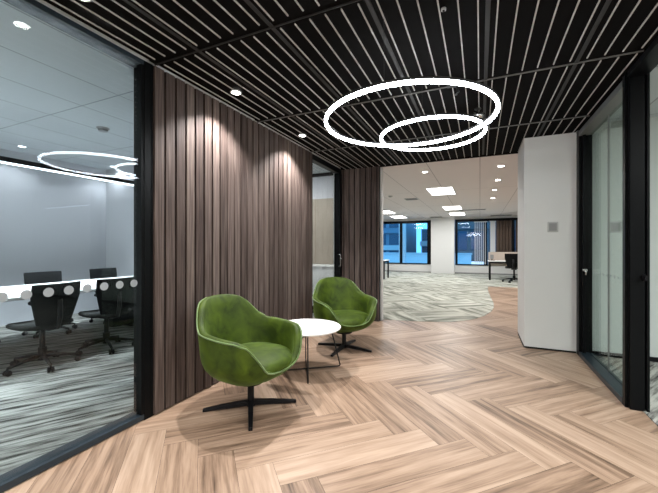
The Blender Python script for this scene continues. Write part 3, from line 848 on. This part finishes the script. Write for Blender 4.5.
# kitchenette behind the far left door
t = thing('wall_cupboards', 'beige veneer wall panels seen through the narrow glass door', 'wall panel', (-4.2, 6.42, .9))
b = MB(); b.box(-2.6, 1.78, -.02, .03, 0, 1.38); b.build('panel', M['beige'], t)
for x in (-1.7, -.8, .1, 1.0):
    b = MB(); b.box(x, x + .004, -.022, -.02, 0, 1.38); b.build('joint', M['brown'], t)
t = thing('storage_cabinet', 'low white cabinet seen through the narrow glass door', 'cabinet', (-4.2, 6.2, .006))
b = MB(); b.box(-2.6, 1.78, -.22, .19, .08, .86); b.build('body', M['tabletop'], t, bevel=.003)
b = MB(); b.box(-2.6, 1.78, -.24, .20, .86, .89); b.build('worktop', M['tabletop'], t, bevel=.003)
b = MB(); b.box(-2.6, 1.78, -.19, .17, .0, .08); b.build('plinth', M['black'], t)

# ------------------------------------------------------------------ office desks
def desk(label, x, y, w, d, screen=False):
    t = thing('desk', label, 'desk', (x, y, .006))
    b = MB(); b.box(0, w, 0, d, .70, .73); b.build('desktop', M['tabletop'], t, bevel=.003)
    b = MB(); b.box(.03, w - .03, .03, .06, .63, .70); b.box(.03, w - .03, d - .06, d - .03, .63, .70); b.build('beam', M['black'], t)
    for px_ in (.03, w - .08):
        for py_ in (.02, d - .07):
            b = MB(); b.box(px_, px_ + .05, py_, py_ + .05, 0, .70); b.build('leg', M['black'], t)
    return t
desk('white desk with black legs in the open office on the right, beside the black chair', .28, 13.88, 1.8, .75)
desk('white desk with black legs in front of the blue window', -5.0, 12.62, 1.68, .72)
t = thing('desk_screen', 'low beige privacy screen along the back of the right desk', 'desk screen', (.25, 14.68, .006))
b = MB(); b.box(0.05, 2.0, -.015, .015, .5, 1.05); b.build('panel', M['beigescreen'] if 'beigescreen' in M else mat('beige_screen_fabric', (.5, .42, .36), .9, 0, .05), t, bevel=.004)
for x in (.1, 1.9):
    b = MB(); b.box(x, x + .04, -.03, .03, 0, .55); b.build('foot', M['black'], t)
t = thing('monitor', 'small dark monitor standing on the left end of the right desk', 'monitor', (.42, 14.35, .736))
b = MB(); b.box(-.10, .10, -.09, .09, 0, .012); b.box(-.02, .02, .0, .03, .01, .12); b.build('stand', M['plastic'], t)
b = MB(); b.box(-.06, .06, -.02, .02, .06, .22); b.build('screen', M['screen'], t)

# ------------------------------------------------------------------ added fill light panels, unseen behind the camera
for (x, y) in ((-.6, -1.2), (-.6, -2.5)):
    t = thing('ceiling_light_panel', 'added fill light panel, unseen in the corridor behind the camera', 'ceiling light', (x, y, ZC - .002), group='added fill panels behind the camera')
    b = MB(); b.box(-.6, .6, -.25, .25, -.012, -.002); b.build('diffuser', M['panel'], t)
    b = MB(); b.box(-.62, .62, -.27, .27, -.008, .0); b.build('frame', M['black'], t)
    light('panel_lamp', 'AREA', (0, 0, -.02), 34, (1, .97, .94), 1.1, sy=.45, parent=t)

def fill_panel(x, y, z, lx, ly, power, col, label):  # unseen panels added to brighten the neighbouring rooms
    t = thing('ceiling_light_panel', label, 'ceiling light', (x, y, z))
    b = MB(); b.box(-lx / 2, lx / 2, -ly / 2, ly / 2, -.012, -.002); b.build('diffuser', M['panel'], t)
    b = MB(); b.box(-lx / 2 - .02, lx / 2 + .02, -ly / 2 - .02, ly / 2 + .02, -.008, .0); b.build('frame', M['tabletop'], t)
    light('panel_lamp', 'AREA', (0, 0, -.02), power, col, lx, sy=ly, parent=t)
fill_panel(-4.6, -1.8, 2.828, .6, 2.0, 95, (.88, .95, 1), 'added fill light panel at the near end of the meeting room, unseen')
fill_panel(3.0, 1.0, 2.698, 1.2, 1.2, 170, (.95, 1, .98), 'added fill light panel in the side room, unseen beyond the right edge')
fill_panel(-3.6, 5.2, 2.828, .6, .6, 55, (1, .98, .95), 'added fill light panel in the kitchenette, hidden behind the timber wall')

# ------------------------------------------------------------------ world and view
wd = bpy.data.worlds.new('dusk'); scn.world = wd; wd.use_nodes = True
nt = wd.node_tree; bg = nt.nodes['Background']
bg.inputs['Color'].default_value = (0.11, 0.42, 0.80, 1); bg.inputs['Strength'].default_value = 2.7
scn.view_settings.view_transform = 'Standard'; scn.view_settings.look = 'None'
scn.view_settings.gamma = 1; scn.view_settings.use_curve_mapping = False
scn.view_settings.exposure = 0.0
scn.cycles.use_denoising = True
scn.cycles.max_bounces = 10; scn.cycles.transparent_max_bounces = 16
scn.cycles.sample_clamp_indirect = 8
